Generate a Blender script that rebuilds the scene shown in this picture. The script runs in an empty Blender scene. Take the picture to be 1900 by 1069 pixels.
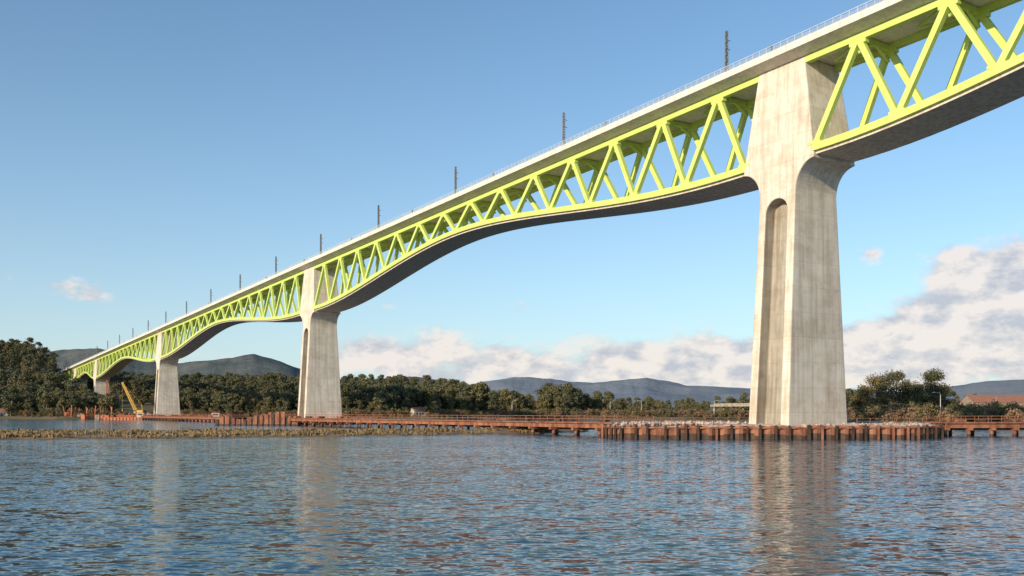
import bpy, math, random
import numpy as np
from mathutils import Vector, noise as mnoise
random.seed(7); rng=np.random.default_rng(7)
scene=bpy.context.scene
scene.view_settings.view_transform='Standard'
scene.view_settings.look='None'
scene.view_settings.exposure=0
F=1700.0; HZ=765.0; CAMH=4.3
TH=math.atan(1100/F); CT,ST=math.cos(TH),math.sin(TH)
def B(t,w,z): 
    s=t+106.0; ww=122.2+w
    return (-s*ST+ww*CT, s*CT+ww*ST, z)
def PX(px,Z,z=0.0): return ((px-950)/F*Z, Z, z)
def sstep(x):
    x=max(0.0,min(1.0,x)); return x*x*(3-2*x)
# ---------------------------------------------------------------- materials
def newmat(name):
    m=bpy.data.materials.new(name); m.use_nodes=True
    nt=m.node_tree; nt.nodes.clear()
    out=nt.nodes.new('ShaderNodeOutputMaterial'); b=nt.nodes.new('ShaderNodeBsdfPrincipled')
    nt.links.new(b.outputs[0],out.inputs[0]); return m,nt,b
def node(nt,typ,**kw):
    n=nt.nodes.new(typ)
    for k,v in kw.items(): setattr(n,k,v)
    return n
def ramp(nt,fac,stops):
    r=nt.nodes.new('ShaderNodeValToRGB'); e=r.color_ramp.elements
    while len(e)<len(stops): e.new(0.5)
    for i,(p,c) in enumerate(stops):
        e[i].position=p; e[i].color=(c[0],c[1],c[2],1)
    nt.links.new(fac,r.inputs[0]); return r.outputs[0]
def noise(nt,scale,vec=None,detail=4,rough=0.55,stretch=None,out='Fac'):
    if vec is None:
        g=nt.nodes.new('ShaderNodeNewGeometry'); vec=g.outputs['Position']
    if stretch:
        mp=nt.nodes.new('ShaderNodeMapping'); mp.inputs['Scale'].default_value=stretch
        nt.links.new(vec,mp.inputs[0]); vec=mp.outputs[0]
    n=nt.nodes.new('ShaderNodeTexNoise'); n.inputs['Scale'].default_value=scale
    n.inputs['Detail'].default_value=detail; n.inputs['Roughness'].default_value=rough
    nt.links.new(vec,n.inputs['Vector']); return n.outputs[out]
def mult(nt,a,b,fac=1.0,mode='MULTIPLY'):
    m=nt.nodes.new('ShaderNodeMix'); m.data_type='RGBA'; m.blend_type=mode
    m.inputs[0].default_value=fac
    nt.links.new(a,m.inputs[6]); nt.links.new(b,m.inputs[7]); return m.outputs[2]
def bump(nt,b,h,strength,dist):
    n=nt.nodes.new('ShaderNodeBump'); n.inputs['Strength'].default_value=strength; n.inputs['Distance'].default_value=dist
    nt.links.new(h,n.inputs['Height']); nt.links.new(n.outputs[0],b.inputs['Normal'])
def simple(name,c1,c2,scale=1.0,rough=0.7,stretch=None,metal=0.0,bmp=0.0,lo=0.35,hi=0.65):
    m,nt,b=newmat(name)
    f=noise(nt,scale,stretch=stretch)
    nt.links.new(ramp(nt,f,[(lo,c1),(hi,c2)]),b.inputs['Base Color'])
    b.inputs['Roughness'].default_value=rough; b.inputs['Metallic'].default_value=metal
    if bmp: bump(nt,b,f,bmp,0.2)
    return m
# concrete
def concrete(name,c1,c2,panel=True,dark=0.75):
    m,nt,b=newmat(name)
    base=ramp(nt,noise(nt,0.35,detail=6,rough=0.65),[(0.3,c1),(0.7,c2)])
    st=ramp(nt,noise(nt,1.0,stretch=(1.3,1.3,0.06),detail=5),[(0.38,(dark,dark*0.96,dark*0.9)),(0.56,(1,1,1))])
    c=mult(nt,base,st,0.7)
    if panel:
        g=node(nt,'ShaderNodeNewGeometry'); s=node(nt,'ShaderNodeSeparateXYZ'); nt.links.new(g.outputs['Position'],s.inputs[0])
        d=node(nt,'ShaderNodeMath',operation='DIVIDE'); d.inputs[1].default_value=4.2; nt.links.new(s.outputs[2],d.inputs[0])
        fr=node(nt,'ShaderNodeMath',operation='FRACT'); nt.links.new(d.outputs[0],fr.inputs[0])
        ln=ramp(nt,fr.outputs[0],[(0.0,(0.78,0.75,0.7)),(0.035,(1,1,1))])
        c=mult(nt,c,ln,0.8)
        fl=node(nt,'ShaderNodeMath',operation='FLOOR'); nt.links.new(d.outputs[0],fl.inputs[0])
        wn=node(nt,'ShaderNodeTexWhiteNoise',noise_dimensions='1D'); nt.links.new(fl.outputs[0],wn.inputs['W'])
        c=mult(nt,c,ramp(nt,wn.outputs['Value'],[(0,(0.92,0.91,0.90)),(1,(1,1,1))]),1.0)
        bl=ramp(nt,noise(nt,0.16,detail=8,rough=0.75,stretch=(1,1,1.6)),[(0.47,(1,1,1)),(0.62,(0.83,0.78,0.72))])
        c=mult(nt,c,bl,0.85)
        rs=ramp(nt,noise(nt,1.0,stretch=(4.5,4.5,0.035),detail=3,rough=.5),[(0.60,(1,1,1)),(0.68,(0.74,0.69,0.62))])
        c=mult(nt,c,rs,0.6)
    nt.links.new(c,b.inputs['Base Color']); b.inputs['Roughness'].default_value=0.85
    bump(nt,b,noise(nt,3.0,detail=6),0.25,0.06)
    return m
M_con=concrete('pier_concrete',(0.69,0.61,0.51),(0.82,0.74,0.63))
M_con2=concrete('dark_concrete',(0.36,0.32,0.26),(0.48,0.43,0.36),dark=0.6)  # darker tone and streaks for pier niches and the road bridge
M_deck=concrete('deck_concrete',(0.70,0.64,0.56),(0.80,0.74,0.66),panel=False,dark=0.8)
M_slab=concrete('slab_concrete',(0.64,0.55,0.44),(0.76,0.66,0.54),panel=False,dark=0.65)  # albedo raised to imitate sunlight bounced up off the water
M_green=simple('lime_green_paint',(0.56,0.68,0.155),(0.63,0.75,0.19),0.4,0.45)
M_rust=simple('rusty_steel',(0.16,0.055,0.03),(0.37,0.16,0.09),0.9,0.85,stretch=(1,1,0.4))
M_rustd=simple('wet_rusty_steel',(0.035,0.02,0.014),(0.09,0.05,0.03),0.9,0.7)
M_orange=simple('orange_primer',(0.42,0.11,0.045),(0.52,0.16,0.07),0.6,0.7)
M_rail=simple('galvanised_steel',(0.6,0.62,0.63),(0.7,0.71,0.72),0.5,0.5,metal=0.2)
M_mast=simple('mast_steel',(0.05,0.06,0.07),(0.09,0.10,0.11),0.5,0.5)
M_rubble=simple('rubble',(0.27,0.18,0.14),(0.6,0.47,0.39),1.4,0.95,bmp=0.8)
M_bark=simple('bark',(0.08,0.06,0.045),(0.18,0.15,0.12),1.5,0.95)
M_wall=simple('white_render',(0.6,0.58,0.53),(0.72,0.7,0.66),0.5,0.85)
M_wall2=simple('cream_render',(0.42,0.38,0.32),(0.5,0.46,0.4),0.5,0.85)
M_clad=simple('weathered_cladding',(0.28,0.2,0.15),(0.36,0.28,0.22),0.5,0.85)
M_roof=simple('clay_tile',(0.26,0.11,0.07),(0.36,0.17,0.11),1.5,0.85)
M_glass=simple('window_glass',(0.03,0.04,0.05),(0.06,0.07,0.08),1,0.15)
M_yel=simple('yellow_paint',(0.6,0.33,0.03),(0.68,0.4,0.05),1,0.5)
M_redp=simple('red_paint',(0.4,0.06,0.03),(0.5,0.09,0.05),1,0.5)
M_dark=simple('dark_rubber',(0.02,0.02,0.02),(0.04,0.04,0.04),1,0.8)
def foliage(name,c1,c2,c3):
    m,nt,b=newmat(name)
    f=noise(nt,0.35,detail=5,rough=0.7)
    c=ramp(nt,f,[(0.3,c1),(0.5,c2),(0.72,c3)])
    oi=node(nt,'ShaderNodeObjectInfo')
    v=ramp(nt,oi.outputs['Random'],[(0,(0.6,0.68,0.62)),(0.5,(1,1,1)),(1,(1.3,1.12,0.9))])
    c=mult(nt,c,v,1.0)
    nt.links.new(c,b.inputs['Base Color']); b.inputs['Roughness'].default_value=0.75
    return m
M_fol=foliage('eucalyptus_foliage',(0.055,0.062,0.030),(0.11,0.112,0.052),(0.19,0.165,0.08))
M_fol2=foliage('oak_foliage',(0.07,0.065,0.026),(0.13,0.115,0.046),(0.2,0.16,0.07))
M_brn=foliage('winter_scrub',(0.12,0.068,0.04),(0.22,0.135,0.08),(0.30,0.215,0.13))
M_grass=foliage('marsh_grass_blades',(0.13,0.082,0.038),(0.23,0.152,0.07),(0.32,0.225,0.11))
# ---------------------------------------------------------------- mesh builder
class MB:
    def __init__(s): s.v=[]; s.f=[]; s.m=[]
    def add(s,vs,fs,mi=0):
        o=len(s.v); s.v.extend(vs); s.f.extend([tuple(i+o for i in f) for f in fs]); s.m.extend([mi]*len(fs))
    def hexa(s,p,mi=0): # 8 points bottom 4 (ccw) top 4
        s.add(p,[(0,3,2,1),(4,5,6,7),(0,1,5,4),(1,2,6,5),(2,3,7,6),(3,0,4,7)],mi)
    def box(s,c,sz,mi=0,rz=0.0):
        cx,cy,cz=c; a,b_,h=sz[0]/2,sz[1]/2,sz[2]/2; co,si=math.cos(rz),math.sin(rz)
        q=[(cx+x*co-y*si,cy+x*si+y*co) for x,y in ((-a,-b_),(a,-b_),(a,b_),(-a,b_))]
        s.hexa([(x,y,cz-h) for x,y in q]+[(x,y,cz+h) for x,y in q],mi)
    def beam(s,p,q,a,b_,up=(0,0,1),mi=0):
        p=Vector(p); q=Vector(q); d=(q-p).normalized(); u=Vector(up)
        x=d.cross(u)
        if x.length<1e-4: x=d.cross(Vector((1,0,0)))
        x.normalize(); y=x.cross(d).normalized()
        x=x*a/2; y=y*b_/2
        s.hexa([tuple(k) for k in (p-x-y,p+x-y,p+x+y,p-x+y,q-x-y,q+x-y,q+x+y,q-x+y)],mi)
    def tube(s,pts,rad,n=7,mi=0):
        o=len(s.v)
        for i,p in enumerate(pts):
            p=Vector(p); d=(Vector(pts[min(i+1,len(pts)-1)])-Vector(pts[max(i-1,0)])).normalized()
            x=d.cross(Vector((0.13,0.97,0.2))).normalized(); y=d.cross(x)
            for k in range(n):
                a=2*math.pi*k/n; s.v.append(tuple(p+(x*math.cos(a)+y*math.sin(a))*rad[i]))
        for i in range(len(pts)-1):
            for k in range(n):
                s.f.append((o+i*n+k,o+i*n+(k+1)%n,o+(i+1)*n+(k+1)%n,o+(i+1)*n+k)); s.m.append(mi)
        s.f.append(tuple(o+(len(pts)-1)*n+k for k in range(n))); s.m.append(mi)
    def obj(s,name,mats,parent=None,smooth=False,link=True):
        me=bpy.data.meshes.new(name); me.from_pydata(s.v,[],s.f)
        for m in mats: me.materials.append(m)
        me.polygons.foreach_set('material_index',s.m)
        if smooth: me.polygons.foreach_set('use_smooth',[True]*len(s.f))
        me.update()
        o=bpy.data.objects.new(name,me)
        if link: scene.collection.objects.link(o)
        if parent: o.parent=parent
        return o
def empty(name):
    e=bpy.data.objects.new(name,None); scene.collection.objects.link(e); return e
# ---------------------------------------------------------------- bridge
PIERS=[-180,0,225,480,720,840,960]
TEND=1040
PD={-180:16.5,0:16.5,225:16.5,480:16.5,720:15.5,840:11,960:11,1040:9}
def zt(t): return 63.2-0.0208*t
def depth(t):
    ks=sorted(PD)
    for a,b in zip(ks[:-1],ks[1:]):
        if a<=t<=b:
            x=(t-a)/(b-a); mn=7.9
            De=PD[a] if x<0.5 else PD[b]
            u=min(x,1-x)*2
            return mn+(De-mn)*(1-sstep((u-.1)/.9))
    return 16.5
WC=5.25
def wtop(side): return WC+side*3.8
def wbot(t,side): return WC+side*(3.8+1.05*depth(t)/16.5)
viad=empty('railway_viaduct')
# deck
T0=-110
mb=MB()
sec=[(-1.75,0.72),(-1.75,1.45),(WC*2+1.75,1.45),(WC*2+1.75,0.72),(WC*2-1.1,0.0),(1.1,0.0)]
ts=list(range(T0,TEND+11,15))
for i,t in enumerate(ts):
    for w,z in sec: mb.v.append(B(t,w,zt(t)+z))
n=len(sec)
for i in range(len(ts)-1):
    for k in range(n):
        mb.f.append((i*n+k,(i+1)*n+k,(i+1)*n+(k+1)%n,i*n+(k+1)%n)); mb.m.append(0)
mb.obj('deck_slab',[M_deck],viad)
mb=MB()
for t in range(T0,TEND,15):
    for w,a,h in ((-1.50,0.52,0.42),(WC*2+1.50,0.52,0.42)):
        mb.beam(B(t,w,zt(t)+1.45+h/2),B(t+14.95,w,zt(t+15)+1.45+h/2),a,h)
    for w in (2.9,4.0,6.6,7.7):
        mb.beam(B(t,w,zt(t)+1.55),B(t+15,w,zt(t+15)+1.55),0.08,0.2,mi=1)
mb.obj('deck_kerb',[M_deck,M_mast],viad)
# railing
mb=MB()
for w in (-1.62,WC*2+1.62):
    t=T0
    while t<TEND:
        z=zt(t)+1.45
        mb.beam(B(t,w,z),B(t,w,z+1.35),0.07,0.07)
        t+=1.5 if w<0 else 4.0
    for h in (0.6,0.8,1.0,1.35):
        for t in range(T0,TEND,30):
            t9=min(t+30,TEND)
            mb.beam(B(t,w,zt(t)+1.45+h),B(t9,w,zt(t9)+1.45+h),0.05 if h<1.2 else 0.09,0.045 if h<1.2 else 0.09)
mb.obj('deck_railing',[M_rail],viad)
# trusses
mb=MB(); sl=MB()
def top(t,s): return Vector(B(t,wtop(s),zt(t)-0.55))
def bot(t,s): return Vector(B(t,wbot(t,s),zt(t)-depth(t)+0.65))
perp=Vector((CT,ST,0))
tops=[t for t in range(-105,TEND,15)]
for s in (-1,1):
    for t in tops:
        if not any(abs(t-p)<1 for p in PIERS):
            for dt in (-7.5,7.5):
                b=bot(t+dt,s); a=top(t,s)
                mb.beam(a,b,0.95,0.85,up=perp)
            mb.beam(top(t-1.5,s)-Vector((0,0,0.75)),top(t+1.5,s)-Vector((0,0,0.75)),0.9,0.7)
        bb=bot(t+7.5,s)+Vector((0,0,0.7)); dd=Vector((-ST,CT,0))*1.3
        mb.beam(bb-dd,bb+dd,0.9,0.45)
    for p0,p1 in zip(sorted(PIERS+[TEND])[:-1],sorted(PIERS+[TEND])[1:]):
        a0=p0+4.9; a1=p1-4.9 if p1!=TEND else TEND
        a0=max(a0,T0)
        if a1<T0: continue
        ns=max(2,int((a1-a0)/7.5)); 
        for i in range(ns):
            q0=a0+(a1-a0)*i/ns; q1=a0+(a1-a0)*(i+1)/ns
            mb.beam(top(q0,s),top(q1,s),0.98,1.05)
        b0=p0+7.3; b1=p1-7.3 if p1!=TEND else TEND; b0=max(b0,T0)
        ns=max(2,int((b1-b0)/3.5))
        for i in range(ns):
            q0=b0+(b1-b0)*i/ns; q1=b0+(b1-b0)*(i+1)/ns
            P=[]
            for h in (-0.6,0.55):
                for q,ws in ((q0,-0.5),(q1,-0.5),(q1,0.5),(q0,0.5)):
                    P.append(B(q,wbot(q,s)+ws,zt(q)-depth(q)+0.65+h))
            mb.hexa(P)
            if s==-1:
                P=[]
                for h in (-0.4,0.12):
                    for q,ss in ((q0,-1),(q1,-1),(q1,1),(q0,1)):
                        P.append(B(q,wbot(q,ss)+(-ss)*0.12,zt(q)-depth(q)+h-0.02))
                sl.hexa(P)
for t in tops:
    if any(abs(t-p)<1 for p in PIERS): continue
    a,b=top(t,-1),top(t,1); d=Vector((0,0,-0.05))
    mb.beam(a+d,b+d,0.6,0.85)
    mb.beam(a+Vector((0,0,-2.2)),(a+b)/2,0.35,0.4); mb.beam(b+Vector((0,0,-2.2)),(a+b)/2,0.35,0.4)
    mb.beam(a+Vector((0,0,-0.3)),(top(t+7.5,-1)+top(t+7.5,1))/2+Vector((0,0,-0.3)),0.35,0.35)
    mb.beam(b+Vector((0,0,-0.3)),(top(t+7.5,-1)+top(t+7.5,1))/2+Vector((0,0,-0.3)),0.35,0.35)
mb.obj('green_steel_truss',[M_green],viad)
sl.obj('bottom_slab',[M_slab],viad)
# piers
def fixn(o):
    bpy.ops.object.select_all(action='DESELECT'); o.select_set(True); bpy.context.view_layer.objects.active=o
    bpy.ops.object.mode_set(mode='EDIT'); bpy.ops.mesh.select_all(action='SELECT'); bpy.ops.mesh.normals_make_consistent(inside=False); bpy.ops.object.mode_set(mode='OBJECT')
def pier(tp,z0,idx):
    zs=zt(tp)+0.02; D=PD[tp]; zb=zs-D
    Tt=4.9; Tb=7.5; lev=[]
    zf=zb-0.9-4.8
    def hw(z):
        if z>=zb: return 4.35+(5.3-4.35)*(zs-z)/D
        return 5.35+max(0,(zf-z))/36*2.1
    lev+= [(zs,Tt),(zb,Tb),(zb-0.9,Tb)]
    for i in range(1,13):
        ph=math.pi/2*i/12
        lev.append((zb-0.9-4.8*(1-math.cos(ph)),Tb-3.7*math.sin(ph)))
    for i in range(1,9):
        u=i/8; lev.append((zf+(z0-zf)*u,3.8+0.5*u*(zf-z0)/36))
    m=MB()
    for z,T in lev:
        W=hw(z)
        for a,b in ((-T,-W),(T,-W),(T,W),(-T,W)): m.v.append(B(tp+a,WC+b,z))
    for i in range(len(lev)-1):
        for q in range(4):
            m.f.append((i*4+q,i*4+(q+1)%4,(i+1)*4+(q+1)%4,(i+1)*4+q)); m.m.append(0)
    L=(len(lev)-1)*4
    m.f.append((0,3,2,1)); m.m.append(0); m.f.append((L,L+1,L+2,L+3)); m.m.append(0)
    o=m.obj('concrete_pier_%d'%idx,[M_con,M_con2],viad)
    fixn(o)
    za=zf-0.6-2.2
    if za-z0>6:
        for s in (-1,1):
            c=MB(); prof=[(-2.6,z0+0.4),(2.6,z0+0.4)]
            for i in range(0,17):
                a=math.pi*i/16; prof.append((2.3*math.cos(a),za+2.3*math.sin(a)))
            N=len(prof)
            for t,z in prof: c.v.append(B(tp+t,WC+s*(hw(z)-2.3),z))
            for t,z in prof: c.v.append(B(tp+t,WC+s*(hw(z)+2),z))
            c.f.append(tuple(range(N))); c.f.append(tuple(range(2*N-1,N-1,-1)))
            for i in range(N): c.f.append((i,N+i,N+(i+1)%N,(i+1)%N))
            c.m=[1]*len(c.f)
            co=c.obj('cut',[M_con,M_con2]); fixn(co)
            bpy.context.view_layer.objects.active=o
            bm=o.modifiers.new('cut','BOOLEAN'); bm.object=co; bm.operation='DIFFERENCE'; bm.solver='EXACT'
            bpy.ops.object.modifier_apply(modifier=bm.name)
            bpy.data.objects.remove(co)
    bev=o.modifiers.new('b','BEVEL'); bev.width=0.2; bev.segments=2; bev.limit_method='ANGLE'; bev.angle_limit=math.radians(50)
    return o
for i,(tp,z0) in enumerate([(0,1.5),(225,1.5),(480,1.2),(720,0.0),(840,1),(960,5)]): pier(tp,z0,i+1)
# catenary masts
mb=MB()
t=11-49.4*2
while t<TEND:
    for w,s in ((-0.7,1),(WC*2+0.7,-1)):
        z=zt(t)+1.45; H=8.2
        for dt,dw in ((-0.25,-0.18),(0.25,-0.18),(0.25,0.18),(-0.25,0.18)):
            mb.beam(B(t+dt,w+dw,z),B(t+dt*.8,w+dw*.8,z+H),0.13,0.13)
        for j in range(14):
            zz=z+H*j/14; z2=z+H*(j+1)/14; sg=1 if j%2 else -1
            mb.beam(B(t-0.23*sg,w-0.16,zz),B(t+0.23*sg,w-0.16,z2),0.08,0.08)
            mb.beam(B(t-0.23*sg,w+0.16,zz),B(t+0.23*sg,w+0.16,z2),0.08,0.08)
        for hh in (5.0,6.6): mb.beam(B(t,w,z+hh),B(t,w+s*0.9,z+hh),0.1,0.1)
    t+=49.4
mb.obj('catenary_masts',[M_mast],viad)
# ---------------------------------------------------------------- construction platforms, sheet piles, trestles
def sheetwall(mb,path,z0,z1,step=0.55,dep=0.32,jag=0.12,seed=1,wet=0.5,posts=2.4):
    r=random.Random(seed); pts=[]
    for (a,b) in zip(path[:-1],path[1:]):
        a=Vector((a[0],a[1],0)); b=Vector((b[0],b[1],0)); L=(b-a).length; d=(b-a)/L; nn=Vector((d.y,-d.x,0))
        k=max(2,int(L/step)); 
        for i in range(k):
            off=(dep if (i//2)%2 else 0)
            pts.append((a+d*(L*i/k)+nn*off, r.uniform(-jag,jag) if i%2==0 else None))
    last=0
    for i in range(len(pts)-1):
        p,j=pts[i]; q,_=pts[i+1]
        if j is not None: last=j
        zz=z1+last; wt=wet+last*1.5
        mb.add([(p.x,p.y,z0),(q.x,q.y,z0),(q.x,q.y,wt),(p.x,p.y,wt)],[(0,1,2,3)],1)
        mb.add([(p.x,p.y,wt),(q.x,q.y,wt),(q.x,q.y,zz),(p.x,p.y,zz)],[(0,1,2,3)],0)
    for (a,b) in zip(path[:-1],path[1:]):
        a=Vector((a[0],a[1],0)); b=Vector((b[0],b[1],0)); L=(b-a).length; d=(b-a)/L; nn=Vector((d.y,-d.x,0))
        if posts:
            k=int(L/posts)
            for i in range(k+1):
                p=a+d*(i*posts+r.uniform(-.3,.3))+nn*0.5
                mb.beam((p.x,p.y,z0),(p.x,p.y,z1+r.uniform(-0.15,0.35)),0.42,0.3,mi=1 if r.random()<.8 else 0)
        mb.beam(tuple(a+nn*0.42+Vector((0,0,z1-0.25))),tuple(b+nn*0.42+Vector((0,0,z1-0.25))),0.18,0.22,mi=0)
def rubble_top(mb,poly,z,mi=2,amp=0.35,seed=0,nr=24):
    cx=sum(p[0] for p in poly)/len(poly); cy=sum(p[1] for p in poly)/len(poly)
    per=[]
    for (a,b) in zip(poly,poly[1:]+poly[:1]):
        k=max(2,int(math.hypot(b[0]-a[0],b[1]-a[1])/1.5))
        for i in range(k): per.append((a[0]+(b[0]-a[0])*i/k,a[1]+(b[1]-a[1])*i/k))
    N=len(per); o=len(mb.v)
    for j in range(nr):
        u=1-j/nr
        for p in per:
            x=cx+(p[0]-cx)*u; y=cy+(p[1]-cy)*u
            h=mnoise.noise(Vector((x*.35,y*.35,seed)))*amp+mnoise.noise(Vector((x*1.3,y*1.3,seed)))*amp*.5
            mb.v.append((x,y,z+(h if j>0 else -0.3)))
    for j in range(nr-1):
        for i in range(N):
            mb.f.append((o+j*N+i,o+j*N+(i+1)%N,o+(j+1)*N+(i+1)%N,o+(j+1)*N+i)); mb.m.append(mi)
    mb.f.append(tuple(o+(nr-1)*N+i for i in range(N))); mb.m.append(mi)
def rocks(mb,fn,n,mi=2,s0=0.2,s1=0.7,seed=3):
    r=random.Random(seed)
    for _ in range(n):
        x,y,z=fn(r); s=r.uniform(s0,s1)
        base=[(1,0,0),(-1,0,0),(0,1,0),(0,-1,0),(0,0,1),(0,0,-1)]
        vs=[(x+a*s*r.uniform(.6,1.3),y+b*s*r.uniform(.6,1.3),z+c*s*r.uniform(.5,1)) for a,b,c in base]
        mb.add(vs,[(0,2,4),(2,1,4),(1,3,4),(3,0,4),(2,0,5),(1,2,5),(3,1,5),(0,3,5)],mi)
def railing(mb,pts,z,h=1.1,sp=2.2,th=0.07,mi=0,rails=(0.55,1.1)):
    for a,b in zip(pts[:-1],pts[1:]):
        L=math.hypot(b[0]-a[0],b[1]-a[1]); k=max(1,int(L/sp))
        for i in range(k+1):
            x=a[0]+(b[0]-a[0])*i/k; y=a[1]+(b[1]-a[1])*i/k
            mb.beam((x,y,z),(x,y,z+h),th,th,mi=mi)
        for r_ in rails: mb.beam((a[0],a[1],z+r_),(b[0],b[1],z+r_),th*.8,th*.8,mi=mi)
# platform at near pier
plat=[PX(1122,158)[:2],PX(1150,150)[:2],PX(1270,147)[:2],PX(1500,146)[:2],PX(1700,149)[:2],PX(1742,153)[:2],PX(1735,178)[:2],PX(1500,186)[:2],PX(1180,180)[:2],PX(1122,168)[:2]]
mb=MB()
sheetwall(mb,plat+[plat[0]],-2,2.05,wet=0.75,seed=4,step=0.6,dep=0.42,jag=.16)
rubble_top(mb,plat,2.1,amp=0.6,seed=5,nr=20)
def fn(r):
    px=r.uniform(1140,1720); Z=r.uniform(148.5,170); return (PX(px,Z)[0],Z,2.15)
rocks(mb,fn,620,s0=0.12,s1=0.5)
def fn2(r):
    px=r.uniform(1135,1330)+r.uniform(0,60); Z=r.uniform(150,158); return (PX(px,Z)[0],Z,2.4)
rocks(mb,fn2,220,s0=0.15,s1=0.65,seed=8)
railing(mb,[PX(1590,152)[:2],PX(1735,155)[:2]],2.2,th=0.08)
railing(mb,[PX(1140,172)[:2],PX(1390,178)[:2]],2.2,th=0.08)
mb.obj('sheet_pile_platform',[M_rust,M_rustd,M_rubble])
# platform at second pier
mb=MB()
p2=[B(262,-9,0)[:2],B(215,-13,0)[:2],B(203,-6,0)[:2],B(203,22,0)[:2],B(262,22,0)[:2]]
sheetwall(mb,p2+[p2[0]],-2,2.2,wet=0.6,seed=5,step=0.7,dep=.45)
rubble_top(mb,p2,2.1,seed=6,nr=12)
mb.obj('sheet_pile_platform.001',[M_rust,M_rustd,M_rubble])
mb=MB()
# stepped sheet piles left of the second pier
a=Vector(PX(402,300)); b=Vector(PX(552,300)); L=(b-a).length; k=int(L/0.9)
r=random.Random(2)
for i in range(k):
    u=i/k; px=402+150*u
    zt_=2.0+ (2.5*sstep((px-440)/85) if px<528 else 0.6)+ r.choice([0,0,.3,-.3]) + (1.0 if 412<px<428 else 0)
    x=a.x+(b.x-a.x)*u; mb.box((x,300+(0.4 if i%2 else 0),(zt_-2)/2),(0.88,0.25,zt_+2),0 if i%5 else 1)
    mb.box((x,299.7+(0.4 if i%2 else 0),-0.8),(0.89,0.3,2.4),1)
mb.obj('stepped_sheet_pile_wall',[M_rust,M_rustd])
mb=MB()
p3=[B(515,-9,0)[:2],B(463,-9,0)[:2],B(463,20,0)[:2],B(515,20,0)[:2]]
sheetwall(mb,p3+[p3[0]],-2,1.9,wet=0.3,seed=5,step=0.9,dep=.5); rubble_top(mb,p3,1.7,seed=6,nr=8)
mb.obj('sheet_pile_platform.002',[M_rust,M_rustd,M_rubble])
# trestles
def trestle(name,P,Q,wid,z,bay=7.0,rail=True,seed=0):
    P=Vector((P[0],P[1],0)); Q=Vector((Q[0],Q[1],0)); L=(Q-P).length; d=(Q-P)/L; nn=Vector((-d.y,d.x,0)); mb=MB(); r=random.Random(seed)
    Z=lambda v,zz:(v.x,v.y,zz)
    mb.beam(Z(P,z-0.12),Z(Q,z-0.12),wid,0.22,mi=0)
    for s in (-.42,-.15,.15,.42): mb.beam(Z(P+nn*wid*s,z-0.65),Z(Q+nn*wid*s,z-0.65),0.35,0.8,mi=0)
    k=int(L/bay)
    for i in range(k+1):
        c=P+d*(i*L/k)
        mb.beam(Z(c-nn*wid*.55,z-1.25),Z(c+nn*wid*.55,z-1.25),0.6,0.45,mi=0)
        for s in (-.42,.42):
            q=c+nn*wid*s; mb.tube([Z(q,-3),Z(q,0.35)],[0.34,0.34],8,1); mb.tube([Z(q,0.35),Z(q,z-1.2)],[0.33,0.33],8,0)
    if rail:
        for s in (-.5,.5): railing(mb,[tuple(P+nn*wid*s)[:2],tuple(Q+nn*wid*s)[:2]],z,sp=2.5,th=0.07,mi=0)
    for i in range(int(L/7)):
        if r.random()<.6:
            q=P+d*r.uniform(2,L-2)+nn*wid*r.uniform(-.3,.3)
            mb.box((q.x,q.y,z+0.25),(r.uniform(.5,2.5),r.uniform(.5,1.5),r.uniform(.3,.6)),r.choice([0,1]),r.uniform(0,3))
    return mb.obj(name,[M_rust,M_rustd])
trestle('construction_trestle',B(16,-17,0),B(222,-17,0),7,2.5,seed=1)
trestle('construction_trestle.001',PX(1738,168),PX(2150,172),7,2.5,bay=4.0,seed=2)
trestle('construction_trestle.002',B(262,-14,0),B(467,-14,0),7,2.4,seed=3)
trestle('construction_trestle.003',B(515,-14,0),B(650,-14,0),7,2.4,seed=4)
# work barges moored between the left piers
def barge(px,Z,L,rz=0.0,seed=0):
    e=empty('work_barge'); x=(px-950)/F*Z; e.location=(x,Z,0); e.rotation_euler=(0,0,rz); r=random.Random(seed)
    h=MB(); a=L/2
    h.add([(-a+1.5,-4,-.8),(a-1.5,-4,-.8),(a-1.5,4,-.8),(-a+1.5,4,-.8),(-a,-4,1.5),(a,-4,1.5),(a,4,1.5),(-a,4,1.5)],[(0,3,2,1),(4,5,6,7),(0,1,5,4),(1,2,6,5),(2,3,7,6),(3,0,4,7)],0)
    for i in range(int(L/2)): h.box((-a+1+i*2,-4.1,.7),(.35,.2,1.3),1)
    h.obj('hull',[M_orange,M_rustd],e)
    c=MB(); c.box((a-4,0,2.75),(4,4,2.46),0); c.box((a-4,0,4.1),(4.4,4.4,.2),1); c.box((a-4,-2.05,3.1),(2.6,.1,.9),2)
    for i in range(7): c.box((r.uniform(-a+2,a-8),r.uniform(-2.5,2.5),2.1),(r.uniform(1,4),r.uniform(.8,2),r.uniform(.8,1.15)),r.choice([1,3,3]),r.uniform(0,.6))
    c.obj('deckhouse_and_cargo',[M_wall2,M_rust,M_glass,M_orange],e)
barge(372,480,24,.1,1); barge(235,520,26,-.1,2)
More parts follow.
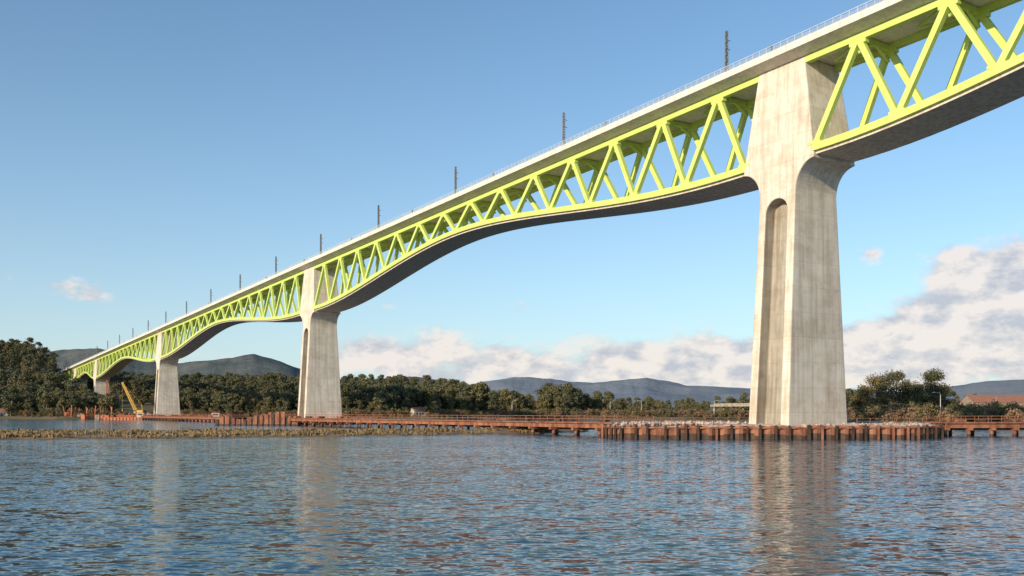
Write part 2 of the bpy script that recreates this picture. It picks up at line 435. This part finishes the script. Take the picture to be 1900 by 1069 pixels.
# ---------------------------------------------------------------- terrain
def interp(x,tab):
    xs=[a for a,_ in tab]; ys=[b for _,b in tab]; return float(np.interp(x,xs,ys))
SH=[(-2500,620),(-300,600),(0,585),(120,560),(400,600),(640,520),(1000,520),(1400,470),(1560,330),(1700,240),(1900,225),(2800,210),(6000,210)]
HA=[(-3000,80),(-200,74),(0,64),(60,60),(95,47),(130,28),(250,26),(400,27),(560,24),(700,22),(820,18),(900,10),(990,3),(1500,2),(1700,5),(2200,14),(5000,30)]
def pxof(x,y): return 950+F*x/max(y,1.0)
def gh(x,y):
    if y<5: return -4.0
    px=max(-2500,min(6000,pxof(x,y))); s=interp(px,SH)+12*mnoise.noise(Vector((x*.01,y*.01,2)))
    nz=mnoise.noise(Vector((x*.02,y*.02,0)))
    if y<s: return max(-4.0,-0.12-(s-y)*0.15)
    h=2.0*sstep((y-s)/14)-0.12*(1-sstep((y-s)/14))+0.5*nz*sstep((y-s)/40)
    H=interp(px,HA)
    h+=H*sstep((y-s-15)/(1000-s))*(1+0.15*mnoise.noise(Vector((x*.006,y*.006,5))))
    return h
mb=MB()
NA=260
rr=[20]+list(np.linspace(60,200,10))+list(np.linspace(205,760,140))+list(np.geomspace(770,14000,70))
azs=np.linspace(-1.15,1.15,NA); NR=len(rr)
for rad in rr:
    for az in azs:
        x=rad*math.tan(az); mb.v.append((x,rad,gh(x,rad)))
for j in range(NR-1):
    for i in range(NA-1):
        mb.f.append((j*NA+i,j*NA+i+1,(j+1)*NA+i+1,(j+1)*NA+i)); mb.m.append(0)
m,nt,b=newmat('ground_soil_and_grass')
c=ramp(nt,noise(nt,0.03,detail=8,rough=0.7),[(0.35,(0.045,0.055,0.02)),(0.5,(0.10,0.095,0.04)),(0.62,(0.17,0.12,0.07)),(0.75,(0.24,0.18,0.12))])
nt.links.new(c,b.inputs['Base Color']); b.inputs['Roughness'].default_value=0.95
bump(nt,b,noise(nt,0.6,detail=6),0.5,0.5)
mb.obj('ground',[m],smooth=True)
# far hills, distance haze blended into their slope colours
def hills(name,Z,tab,dep,c1,c2,c3,px0,px1,amp,seed,step=4):
    mb=MB(); cols=np.arange(px0,px1,step); rows=26
    for j in range(rows):
        v=(j/(rows-1))*2-1
        for px in cols:
            z=Z+dep*v; x=(px-950)/F*z
            H=(HZ-interp(px,tab))*Z/F+CAMH
            fall=math.cos(v*math.pi/2)**1.3 if abs(v)<1 else 0
            P=Vector((x*.0012,z*.0016,seed))
            nn=(mnoise.fractal(P*2.2,0.9,2.1,6))
            mb.v.append((x,z,H*fall*(0.94+amp*nn*(1-fall)**.7)+H*0.012*nn*fall-2))
    n=len(cols)
    for j in range(rows-1):
        for i in range(n-1):
            mb.f.append((j*n+i,j*n+i+1,(j+1)*n+i+1,(j+1)*n+i)); mb.m.append(0)
    m,nt,b=newmat(name+'_slopes')
    c=ramp(nt,noise(nt,0.004*3200/Z,detail=10,rough=0.72),[(0.38,c1),(0.52,c2),(0.68,c3)])
    nt.links.new(c,b.inputs['Base Color']); b.inputs['Roughness'].default_value=1.0; b.inputs['Specular IOR Level'].default_value=0
    bump(nt,b,noise(nt,0.03,detail=8,rough=.7),0.6,14)
    return mb.obj(name,[m],smooth=True)
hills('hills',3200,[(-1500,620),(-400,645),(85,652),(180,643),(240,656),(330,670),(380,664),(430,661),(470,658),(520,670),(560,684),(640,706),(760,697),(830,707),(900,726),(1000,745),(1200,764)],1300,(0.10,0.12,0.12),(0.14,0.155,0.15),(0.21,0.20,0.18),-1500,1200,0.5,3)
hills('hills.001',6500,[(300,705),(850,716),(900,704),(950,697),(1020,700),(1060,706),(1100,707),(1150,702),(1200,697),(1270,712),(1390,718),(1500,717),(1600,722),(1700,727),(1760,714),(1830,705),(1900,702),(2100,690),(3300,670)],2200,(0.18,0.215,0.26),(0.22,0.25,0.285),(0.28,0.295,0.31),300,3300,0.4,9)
# ---------------------------------------------------------------- water
mb=MB(); S=20000
mb.add([(-S,-400,0),(S,-400,0),(S,S,0),(-S,S,0)],[(0,1,2,3)])
m,nt,b=newmat('estuary_water')
b.inputs['Base Color'].default_value=(0.02,0.062,0.095,1); b.inputs['Roughness'].default_value=0.07; b.inputs['IOR'].default_value=1.33
def VM(op,a,bv):
    q=node(nt,'ShaderNodeVectorMath',operation=op); nt.links.new(a,q.inputs[0])
    if isinstance(bv,tuple): q.inputs[1].default_value=bv
    else: nt.links.new(bv,q.inputs[1])
    return q.outputs[0]
def wave(sc,st,k,det=2):
    c=noise(nt,sc,stretch=st,detail=det,rough=.55,out='Color')
    return VM('MULTIPLY',VM('SUBTRACT',c,(0.5,0.5,0.5)),(k*0.42,k,0))
w1=wave(1.05,(0.55,1.3,1),0.50); w2=wave(3.2,(0.6,1.25,1),0.78); w3=wave(0.22,(0.5,1.3,1),0.08)
n3=noise(nt,0.03,stretch=(0.5,1.8,1),detail=4)
amp=node(nt,'ShaderNodeMapRange'); amp.inputs[1].default_value=0.35; amp.inputs[2].default_value=0.65; amp.inputs[3].default_value=0.78; amp.inputs[4].default_value=1.18
nt.links.new(n3,amp.inputs[0])
sm=VM('ADD',VM('ADD',w1,w2),w3)
ss=node(nt,'ShaderNodeVectorMath',operation='SCALE'); nt.links.new(sm,ss.inputs[0]); nt.links.new(amp.outputs[0],ss.inputs['Scale'])
nv=node(nt,'ShaderNodeVectorMath',operation='NORMALIZE'); nt.links.new(VM('ADD',ss.outputs[0],(0.0,0.0,1.0)),nv.inputs[0])
nt.links.new(nv.outputs[0],b.inputs['Normal'])
mb.obj('water',[m])
# ---------------------------------------------------------------- marsh bank + grass
BK=[(-500,158,22),(0,162,23),(400,168,20),(800,182,14),(1000,196,9),(1090,205,3)]
def bk(px): return interp(px,[(a,b) for a,b,c in BK]),interp(px,[(a,c) for a,b,c in BK])
def bankz(x,Z,v):
    e=0.4*mnoise.noise(Vector((x*.05,Z*.1,1)))+.3*mnoise.noise(Vector((x*.25,Z*.3,4)))
    return 0.7*(1-abs(v)**2.4*1.3+e)-0.1
mb=MB(); cols=np.arange(-500,1092,2.5); rows=18
for px in cols:
    c0,hw_=bk(px)
    for j in range(rows):
        v=j/(rows-1)*2-1; Z=c0+v*hw_*1.15; x=(px-950)/F*c0
        mb.v.append((x,Z,bankz(x,Z,v) if abs(v)<.99 else -1.0))
for i in range(len(cols)-1):
    for j in range(rows-1):
        mb.f.append((i*rows+j,(i+1)*rows+j,(i+1)*rows+j+1,i*rows+j+1)); mb.m.append(0)
M_mud=simple('marsh_mud',(0.11,0.07,0.04),(0.27,0.18,0.10),0.4,0.9)
mb.obj('mudflat',[M_mud],smooth=True)
mb=MB(); r=random.Random(11)
for _ in range(7500):
    px=r.uniform(-450,1080); c0,hw_=bk(px); v=r.uniform(-1,1); Z=c0+v*hw_*1.1; x=(px-950)/F*c0
    z=bankz(x,Z,v)
    if z<0.08: continue
    g=mnoise.noise(Vector((x*.09,Z*.15,9)))
    if g<-0.05 and r.random()<.8: continue
    hh=r.uniform(.15,.55)*(1.0+g)
    for q in range(4):
        a=r.uniform(0,6.28); dx,dy=math.cos(a)*.1,math.sin(a)*.1; ox,oy=r.uniform(-.5,.5),r.uniform(-.5,.5)
        mb.add([(x+ox-dx,Z+oy-dy,z-.1),(x+ox+dx,Z+oy+dy,z-.1),(x+ox+dx*1.6+r.uniform(-.2,.2),Z+oy+dy,z+hh*r.uniform(.6,1)),(x+ox-dx*.8,Z+oy-dy,z+hh)],[(0,1,2,3)])
mb.obj('marsh_grass',[M_grass])
# ---------------------------------------------------------------- trees
def tree(name,H,R,nl,leaf,seed,fol,nl_lobes=11,link=False,base=0.35):
    r=random.Random(seed); g=np.random.default_rng(seed); mb=MB()
    top_=(r.uniform(-.6,.6),r.uniform(-.6,.6),H*0.8)
    mid=(top_[0]*.4+r.uniform(-.3,.3),top_[1]*.4,H*.4)
    mb.tube([(0,0,-1),(0,0,0.2),mid,top_],[H*.03,H*.022,H*.015,H*.006],7,0)
    lobes=[]
    for i in range(nl_lobes):
        a=r.uniform(0,6.28); h=r.uniform(base,0.93); prof=math.sin(math.pi*min(1,max(0.12,(h-base)/(1.08-base)))**0.8)
        d=R*prof*r.uniform(.35,.9); c=(math.cos(a)*d+top_[0]*h,math.sin(a)*d+top_[1]*h,H*h)
        lobes.append((c,R*r.uniform(.28,.5)))
        f=max(0.25,h-0.22); s0=(mid[0]*f*2 if f<.5 else mid[0],mid[1],H*f*.85)
        mb.tube([s0,((s0[0]+c[0])/2,(s0[1]+c[1])/2,(s0[2]+c[2])/2-.3),c],[H*.009,H*.006,H*.002],5,0)
    lobes.append(((top_[0],top_[1],H*.9),R*.34))
    N=nl; li=g.integers(0,len(lobes),N)
    C=np.array([l[0] for l in lobes])[li]; RR=np.array([l[1] for l in lobes])[li]
    D=g.normal(size=(N,3)); D/=np.linalg.norm(D,axis=1)[:,None]
    rad=RR*(g.random(N)**0.45)*(1+0.25*g.normal(size=N))
    P=C+D*rad[:,None]*np.array([1,1,.8])
    nrm=D+g.normal(size=(N,3))*.55; nrm/=np.linalg.norm(nrm,axis=1)[:,None]
    u=np.cross(nrm,g.normal(size=(N,3))); u/=np.linalg.norm(u,axis=1)[:,None]; v=np.cross(nrm,u)
    s=leaf*g.uniform(.5,1.2,N)[:,None]; a2=g.uniform(.5,1.0,N)[:,None]
    Q=np.stack([P-u*s,P-v*s*a2,P+u*s*.9,P+v*s*a2*.8],1).reshape(-1,3)
    o=len(mb.v); mb.v.extend(map(tuple,Q.tolist()))
    mb.f.extend([(o+4*i,o+4*i+1,o+4*i+2,o+4*i+3) for i in range(N)]); mb.m.extend([1]*N)
    return mb.obj(name,[M_bark,fol],link=link)
def coll(name,objs):
    c=bpy.data.collections.new(name)
    for o in objs: c.objects.link(o)
    return c
C_for=coll('forest_trees',[tree('forest_tree_a',18,5.4,1600,.58,1,M_fol,base=.2,nl_lobes=15),tree('forest_tree_b',19,4.8,1500,.58,2,M_fol,base=.3,nl_lobes=14),tree('forest_tree_c',15,5.6,1500,.58,3,M_fol2,base=.12,nl_lobes=15),tree('forest_tree_d',21,4.8,1600,.56,4,M_fol,base=.25,nl_lobes=16),tree('forest_tree_e',13,5.0,1400,.55,5,M_fol2,base=.1,nl_lobes=14),tree('forest_tree_f',17,5.8,1700,.55,6,M_fol,base=.15,nl_lobes=17)])
C_scr=coll('scrub_bushes',[tree('bush_a',4,2.8,500,.3,21,M_brn,base=.1,nl_lobes=8),tree('bush_b',3.2,2.6,450,.3,22,M_brn,base=.1,nl_lobes=8),tree('bush_c',4.5,3,500,.32,23,M_fol2,base=.1,nl_lobes=8)])
def scatter(name,pts,scs,col):
    me=bpy.data.meshes.new(name); me.from_pydata(pts,[],[])
    at=me.attributes.new('sc','FLOAT','POINT'); at.data.foreach_set('value',scs)
    o=bpy.data.objects.new(name,me); scene.collection.objects.link(o)
    ng=bpy.data.node_groups.new(name+'_nodes','GeometryNodeTree')
    ng.interface.new_socket('Geometry',in_out='INPUT',socket_type='NodeSocketGeometry'); ng.interface.new_socket('Geometry',in_out='OUTPUT',socket_type='NodeSocketGeometry')
    N=ng.nodes; Lk=ng.links
    gi=N.new('NodeGroupInput'); go=N.new('NodeGroupOutput'); ip=N.new('GeometryNodeInstanceOnPoints'); ci=N.new('GeometryNodeCollectionInfo')
    ci.inputs['Collection'].default_value=col; ci.inputs['Separate Children'].default_value=True; ci.inputs['Reset Children'].default_value=True
    na=N.new('GeometryNodeInputNamedAttribute'); na.data_type='FLOAT'; na.inputs['Name'].default_value='sc'
    rv=N.new('FunctionNodeRandomValue'); rv.data_type='FLOAT_VECTOR'; rv.inputs[0].default_value=(0,0,0); rv.inputs[1].default_value=(0.06,0.06,6.28)
    Lk.new(gi.outputs[0],ip.inputs['Points']); Lk.new(ci.outputs[0],ip.inputs['Instance']); ip.inputs['Pick Instance'].default_value=True
    Lk.new(rv.outputs[0],ip.inputs['Rotation']); Lk.new([q for q in na.outputs if q.enabled][0],ip.inputs['Scale']); Lk.new(ip.outputs[0],go.inputs[0])
    md=o.modifiers.new('scatter','NODES'); md.node_group=ng
    return o
def near_bridge(x,y):
    s=-x*ST+y*CT-106; w=x*CT+y*ST-122.2-WC
    return abs(w)<16 and s<1030
CLEAR=[(775,545,16),(4,606,14)]
pts=[];scs=[]; r=random.Random(5)
def put(px,Z,sc):
    x=(px-950)/F*Z
    if near_bridge(x,Z): return
    for cp,cz,cr_ in CLEAR:
        if abs(px-cp)<cr_ and Z<cz+8: return
    z=gh(x,Z)
    if z<0.8: return
    pts.append((x,Z,z-.3)); scs.append(sc)
for _ in range(2600):
    Z=math.sqrt(r.uniform(540**2,1150**2)); px=r.uniform(-350,985); s=interp(px,SH)
    if Z<s+18: continue
    k=r.uniform(.6,1.12)*(0.8 if px>900 else 1)
    put(px,Z,k)
for _ in range(420): # front rows
    px=r.uniform(-350,985); s=interp(px,SH); put(px,s+r.uniform(25,60),r.uniform(.4,.95))
for _ in range(170):
    px=r.uniform(640,900); put(px,interp(px,SH)+r.uniform(35,90),r.uniform(.75,1.05))
for _ in range(650):
    px=r.uniform(985,1600); Z=interp(px,SH)+r.uniform(20,500)
    if mnoise.noise(Vector((px*.013,Z*.004,3)))<-0.12 : continue
    put(px,Z,r.uniform(.35,.72))
for _ in range(45): put(r.uniform(1003,1070),r.uniform(545,600),r.uniform(.75,1.05))
for _ in range(26): put(r.uniform(1088,1135),r.uniform(560,620),r.uniform(.6,.85))
for _ in range(500):
    px=r.uniform(1560,2300); Z=r.uniform(650,1500); put(px,Z,r.uniform(.35,.65))
scatter('forest',pts,scs,C_for)
pts=[];scs=[]
for _ in range(1500):
    px=r.uniform(-350,1560); s=interp(px,SH); put(px,s+r.uniform(6,34),r.uniform(.4,1.1))
for _ in range(1600):
    px=r.uniform(1570,2400); s=interp(px,SH); put(px,s+r.uniform(8,180),r.uniform(.4,1.2))
scatter('scrub',pts,scs,C_scr)
for px,Z,H,R,sd in ((1628,330,15.5,6.2,31),(1665,322,17,6.6,32),(1725,310,16.6,6.6,33),(1697,335,12.5,5,34),(1605,345,12.5,5,35),(1752,330,12,4.8,36)):
    o=tree('oak_tree',H,R,8500,.3,sd,M_fol2,nl_lobes=26,link=True,base=.2); x=(px-950)/F*Z; o.location=(x,Z,gh(x,Z)-.2)
# ---------------------------------------------------------------- houses
def house(px,Z,L,Wd,Hh,rz,name='house',roofm=M_roof,wallm=M_wall2):
    x=(px-950)/F*Z; zg=gh(x,Z); e=empty(name); e.location=(x,Z,zg); e.rotation_euler=(0,0,rz)
    w=MB(); w.box((0,0,Hh/2-.5),(L,Wd,Hh+1)); rh=Wd*.3
    w.add([(-L/2,-Wd/2,Hh),(-L/2,Wd/2,Hh),(-L/2,0,Hh+rh)],[(0,1,2)]); w.add([(L/2,-Wd/2,Hh),(L/2,Wd/2,Hh),(L/2,0,Hh+rh)],[(0,2,1)])
    w.obj('walls',[wallm],e)
    q=MB()
    for s in (-1,1):
        q.add([(-L/2-.5,s*(Wd/2+.5),Hh-.25),(L/2+.5,s*(Wd/2+.5),Hh-.25),(L/2+.5,0,Hh+rh+.05),(-L/2-.5,0,Hh+rh+.05),(-L/2-.5,s*(Wd/2+.5),Hh-.05),(L/2+.5,s*(Wd/2+.5),Hh-.05),(L/2+.5,0,Hh+rh+.28),(-L/2-.5,0,Hh+rh+.28)],[(0,1,2,3),(4,5,6,7),(0,1,5,4),(1,2,6,5),(3,0,4,7)])
    q.box((L*.25,Wd*.1,Hh+rh),(.7,.7,1.4)); q.obj('roof',[roofm],e)
    g=MB()
    for fl in range(max(1,int(Hh/2.8))):
        n=max(2,int(L/3))
        for i in range(n):
            xx=-L/2+L*(i+.5)/n
            for s in (-1,1): g.box((xx,s*(Wd/2+.02),1.5+fl*2.8),(1.0,.08,1.2))
        for s in (-1,1): g.box((s*(L/2+.02),0,1.5+fl*2.8),(.08,1.0,1.2))
    g.box((0.2,-Wd/2-.04,1.0),(1.0,.1,2.0)); g.obj('windows_and_door',[M_glass],e)
    return e
house(775,545,7.5,5.5,3.4,0.6)
house(4,606,7,5.5,2.8,.4)
house(1200,640,8,6,3.2,-.3)
house(1850,600,42,16,5,0.1,'industrial_shed',M_roof,M_clad)
mb=MB(); 
mb.beam(PX(1325,520,8),PX(1470,470,8),6,1.1); 
for i in range(9):
    u=i/8; px=1325+145*u; Z=520-50*u; q=PX(px,Z,0); mb.tube([(q[0],q[1],-2),(q[0],q[1],7.6)],[.6,.6],10)
mb.beam(PX(1325,517,8.9),PX(1470,467,8.9),.2,.6)
mb.obj('road_bridge',[M_con2])
# ---------------------------------------------------------------- cranes, lamps, machines
def lattice(mb,P,Q,w,n,mi=0,th=.12):
    P=Vector(P);Q=Vector(Q);d=(Q-P).normalized(); x=d.cross(Vector((0,1,0.01))).normalized()*w/2; y=d.cross(x).normalized()*w/2
    cs=[(x+y),(x-y),(-x-y),(-x+y)]
    for c in cs: mb.beam(P+c,Q+c*.5,th,th,mi=mi)
    for i in range(n):
        a=P+(Q-P)*i/n; b_=P+(Q-P)*(i+1)/n; f0=1-.5*i/n; f1=1-.5*(i+1)/n
        for k in range(4): mb.beam(a+cs[k]*f0,b_+cs[(k+1)%4]*f1,th*.6,th*.6,mi=mi)
def crane(px,Z,z,tip,mats,flip=1):
    x=(px-950)/F*Z; mb=MB()
    for s in (-1.6,1.6):
        mb.box((x,Z+s,z+.55),(5.2,.8,1.0),1); mb.tube([(x-2.6,Z+s-.4,z+.55),(x-2.6,Z+s+.4,z+.55)],[.5,.5],10,1); mb.tube([(x+2.6,Z+s-.4,z+.55),(x+2.6,Z+s+.4,z+.55)],[.5,.5],10,1)
    mb.box((x,Z,z+1.25),(2.2,2.4,.5),1); mb.box((x+flip*.8,Z,z+2.4),(4,2.8,1.8),0); mb.box((x-flip*1.9,Z-1.3,z+2.6),(1.2,1.1,2.1),0); mb.box((x-flip*1.95,Z-1.32,z+3.0),(1.0,1.2,.9),2)
    mb.box((x+flip*3.2,Z,z+2.3),(1.0,3,1.6),1)
    T=(x+tip[0],Z,z+tip[1]); lattice(mb,(x-flip*1.4,Z,z+2),T,1.4,14,th=.24)
    mb.beam((x+flip*2,Z,z+3.2),(x+flip*1.5,Z,z+7),.2,.2); mb.beam((x+flip*1.5,Z,z+7),T,.06,.06); mb.beam(T,(T[0],Z,z+3.5),.07,.07); mb.box((T[0],Z,z+3.2),(.5,.4,.8),0)
    return mb.obj('crawler_crane',mats)
crane(258,548,2.2,(-10,20),[M_yel,M_dark,M_glass])
crane(205,640,2.5,(-2.5,24),[M_redp,M_dark,M_glass])
def machines():
    mb=MB(); r=random.Random(9)
    for _ in range(80):
        px=r.uniform(118,400); Z=r.uniform(565,610); x=(px-950)/F*Z; z=max(gh(x,Z),.5)
        mb.box((x,Z,z+.8),(r.uniform(2,7),r.uniform(1,2.4),r.uniform(1.0,3.0)),r.choice([0,0,1,2]),r.uniform(0,3))
    for _ in range(45):
        px=r.uniform(118,215); Z=r.uniform(570,620); x=(px-950)/F*Z; z=max(gh(x,Z),.5)
        mb.beam((x,Z,z),(x+r.uniform(-1,1),Z,z+r.uniform(3,8)),.45,.45,mi=r.choice([0,2]))
    mb.obj('steel_material_stacks',[M_rust,M_rubble,M_orange])
machines()
def lamp(px,Z,H,s=1):
    x=(px-950)/F*Z; z=gh(x,Z); mb=MB()
    mb.tube([(x,Z,z-.2),(x,Z,z+H*.9),(x+.3*s,Z,z+H)],[.12,.08,.06],7); mb.beam((x+.3*s,Z,z+H),(x+1.8*s,Z,z+H+.15),.08,.08); mb.box((x+2*s,Z,z+H+.12),(.8,.3,.16))
    mb.obj('street_lamp',[M_rail])
lamp(1745,275,8,-1); lamp(1325,490,9); lamp(1190,540,9,-1); lamp(1132,545,9); lamp(950,540,9); lamp(1848,285,7)
# ---------------------------------------------------------------- sun, sky
az=Vector((-0.66,-0.75)).normalized(); EL=math.radians(18)
sd=Vector((az.x*math.cos(EL),az.y*math.cos(EL),math.sin(EL)))
L=bpy.data.lights.new('sun','SUN'); L.energy=5.0; L.angle=math.radians(0.5); L.color=(1,0.84,0.62)
lo=bpy.data.objects.new('sun',L); scene.collection.objects.link(lo); lo.rotation_euler=sd.to_track_quat('Z','Y').to_euler()
W=bpy.data.worlds.new('World'); scene.world=W; W.use_nodes=True; nt=W.node_tree; nt.nodes.clear()
out=nt.nodes.new('ShaderNodeOutputWorld'); bg=nt.nodes.new('ShaderNodeBackground'); nt.links.new(bg.outputs[0],out.inputs[0])
sky=nt.nodes.new('ShaderNodeTexSky'); sky.sky_type='NISHITA'; sky.sun_disc=False; sky.sun_elevation=math.radians(20); sky.sun_rotation=math.atan2(az.x,az.y)
sky.sun_elevation=EL
sky.air_density=1.0; sky.dust_density=0.3; sky.ozone_density=2.3
bg.inputs[1].default_value=0.15
tc=nt.nodes.new('ShaderNodeTexCoord'); sp=nt.nodes.new('ShaderNodeSeparateXYZ'); nt.links.new(tc.outputs['Generated'],sp.inputs[0])
def M(op,a,b=None,c=None):
    q=nt.nodes.new('ShaderNodeMath'); q.operation=op
    for i,v in enumerate((a,b,c)):
        if v is None: continue
        if isinstance(v,(int,float)): q.inputs[i].default_value=v
        else: nt.links.new(v,q.inputs[i])
    return q.outputs[0]
def MR(v,a,b,smooth=True):
    q=nt.nodes.new('ShaderNodeMapRange'); q.interpolation_type='SMOOTHSTEP' if smooth else 'LINEAR'
    q.inputs[1].default_value=a; q.inputs[2].default_value=b; nt.links.new(v,q.inputs[0]); return q.outputs[0]
U=M('ARCTAN2',sp.outputs[0],sp.outputs[1]); V=sp.outputs[2]
cv=nt.nodes.new('ShaderNodeCombineXYZ'); nt.links.new(U,cv.inputs[0]); nt.links.new(M('MULTIPLY',V,1.8),cv.inputs[1])
def gauss(u0,v0,su,sv,a):
    x=M('DIVIDE',M('SUBTRACT',U,u0),su); y=M('DIVIDE',M('SUBTRACT',V,v0),sv)
    return M('MULTIPLY',M('EXPONENT',M('MULTIPLY',M('ADD',M('MULTIPLY',x,x),M('MULTIPLY',y,y)),-1.0)),a)
def pxuv(px,py):
    a=(px-950)/F; e=(HZ-py)/F; v=Vector((a,1,e)).normalized(); return math.atan2(v.x,v.y),v.z
mask=None
for px,py,su,sv,a in ((1835,575,.06,.05,.44),(1790,520,.04,.028,.22),(1680,640,.08,.034,.30),(1960,550,.09,.06,.38),(1050,665,.26,.026,.23),(760,645,.09,.022,.21),(1200,700,.6,.022,.22),(135,532,.035,.012,.22),(168,552,.022,.01,.18),(60,520,.03,.007,.16),(700,570,.025,.012,.18),(965,565,.025,.01,.18),(1620,470,.014,.012,.24),(1400,660,.15,.030,.25)):
    u,v=pxuv(px,py); g=gauss(u,v,su,sv,a); mask=g if mask is None else M('ADD',mask,g)
def wn(scale,off=(0,0,0),detail=9,rough=.58):
    mp=nt.nodes.new('ShaderNodeMapping'); mp.inputs['Location'].default_value=off; nt.links.new(cv.outputs[0],mp.inputs[0])
    n=nt.nodes.new('ShaderNodeTexNoise'); n.inputs['Scale'].default_value=scale; n.inputs['Detail'].default_value=detail; n.inputs['Roughness'].default_value=rough; nt.links.new(mp.outputs[0],n.inputs['Vector']); return n.outputs['Fac']
nA=wn(16); nB=wn(16,(0.010,-0.018,0))
dens=M('ADD',nA,mask)
cl=M('MULTIPLY',MR(dens,.62,.84),MR(mask,.03,.12))
shade=M('MULTIPLY_ADD',M('SUBTRACT',nA,nB),4.2,0.62)
cr=nt.nodes.new('ShaderNodeValToRGB'); e=cr.color_ramp.elements; e[0].position=.12; e[1].position=.85
e[0].color=(0.58,0.60,0.68,1); e[1].color=(1.0,0.91,0.85,1)
nt.links.new(shade,cr.inputs[0])
sc=nt.nodes.new('ShaderNodeVectorMath'); sc.operation='SCALE'; sc.inputs['Scale'].default_value=6.1; nt.links.new(cr.outputs[0],sc.inputs[0])
tint=nt.nodes.new('ShaderNodeMix'); tint.data_type='RGBA'; tint.blend_type='MULTIPLY'; tint.inputs[0].default_value=1; tint.inputs[7].default_value=(0.86,1.06,1.12,1)
nt.links.new(sky.outputs[0],tint.inputs[6])
mx=nt.nodes.new('ShaderNodeMix'); mx.data_type='RGBA'
hz=M('MULTIPLY',M('EXPONENT',M('MULTIPLY',M('ABSOLUTE',V),-6.5)),0.8)
hm=nt.nodes.new('ShaderNodeMix'); hm.data_type='RGBA'; hm.inputs[7].default_value=(4.1,4.6,5.15,1)
nt.links.new(hz,hm.inputs[0]); nt.links.new(tint.outputs[2],hm.inputs[6])
nt.links.new(M('MULTIPLY',cl,0.9),mx.inputs[0]); nt.links.new(hm.outputs[2],mx.inputs[6]); nt.links.new(sc.outputs[0],mx.inputs[7])
nt.links.new(mx.outputs[2],bg.inputs[0])
# ---------------------------------------------------------------- camera
cd=bpy.data.cameras.new('camera'); cam=bpy.data.objects.new('camera',cd); scene.collection.objects.link(cam)
cam.location=(0,0,CAMH); cam.rotation_euler=(math.radians(90),0,0); cd.sensor_width=36; cd.lens=F/1900*36; cd.shift_y=(HZ-534.5)/1900; cd.clip_start=.5; cd.clip_end=40000
scene.camera=cam
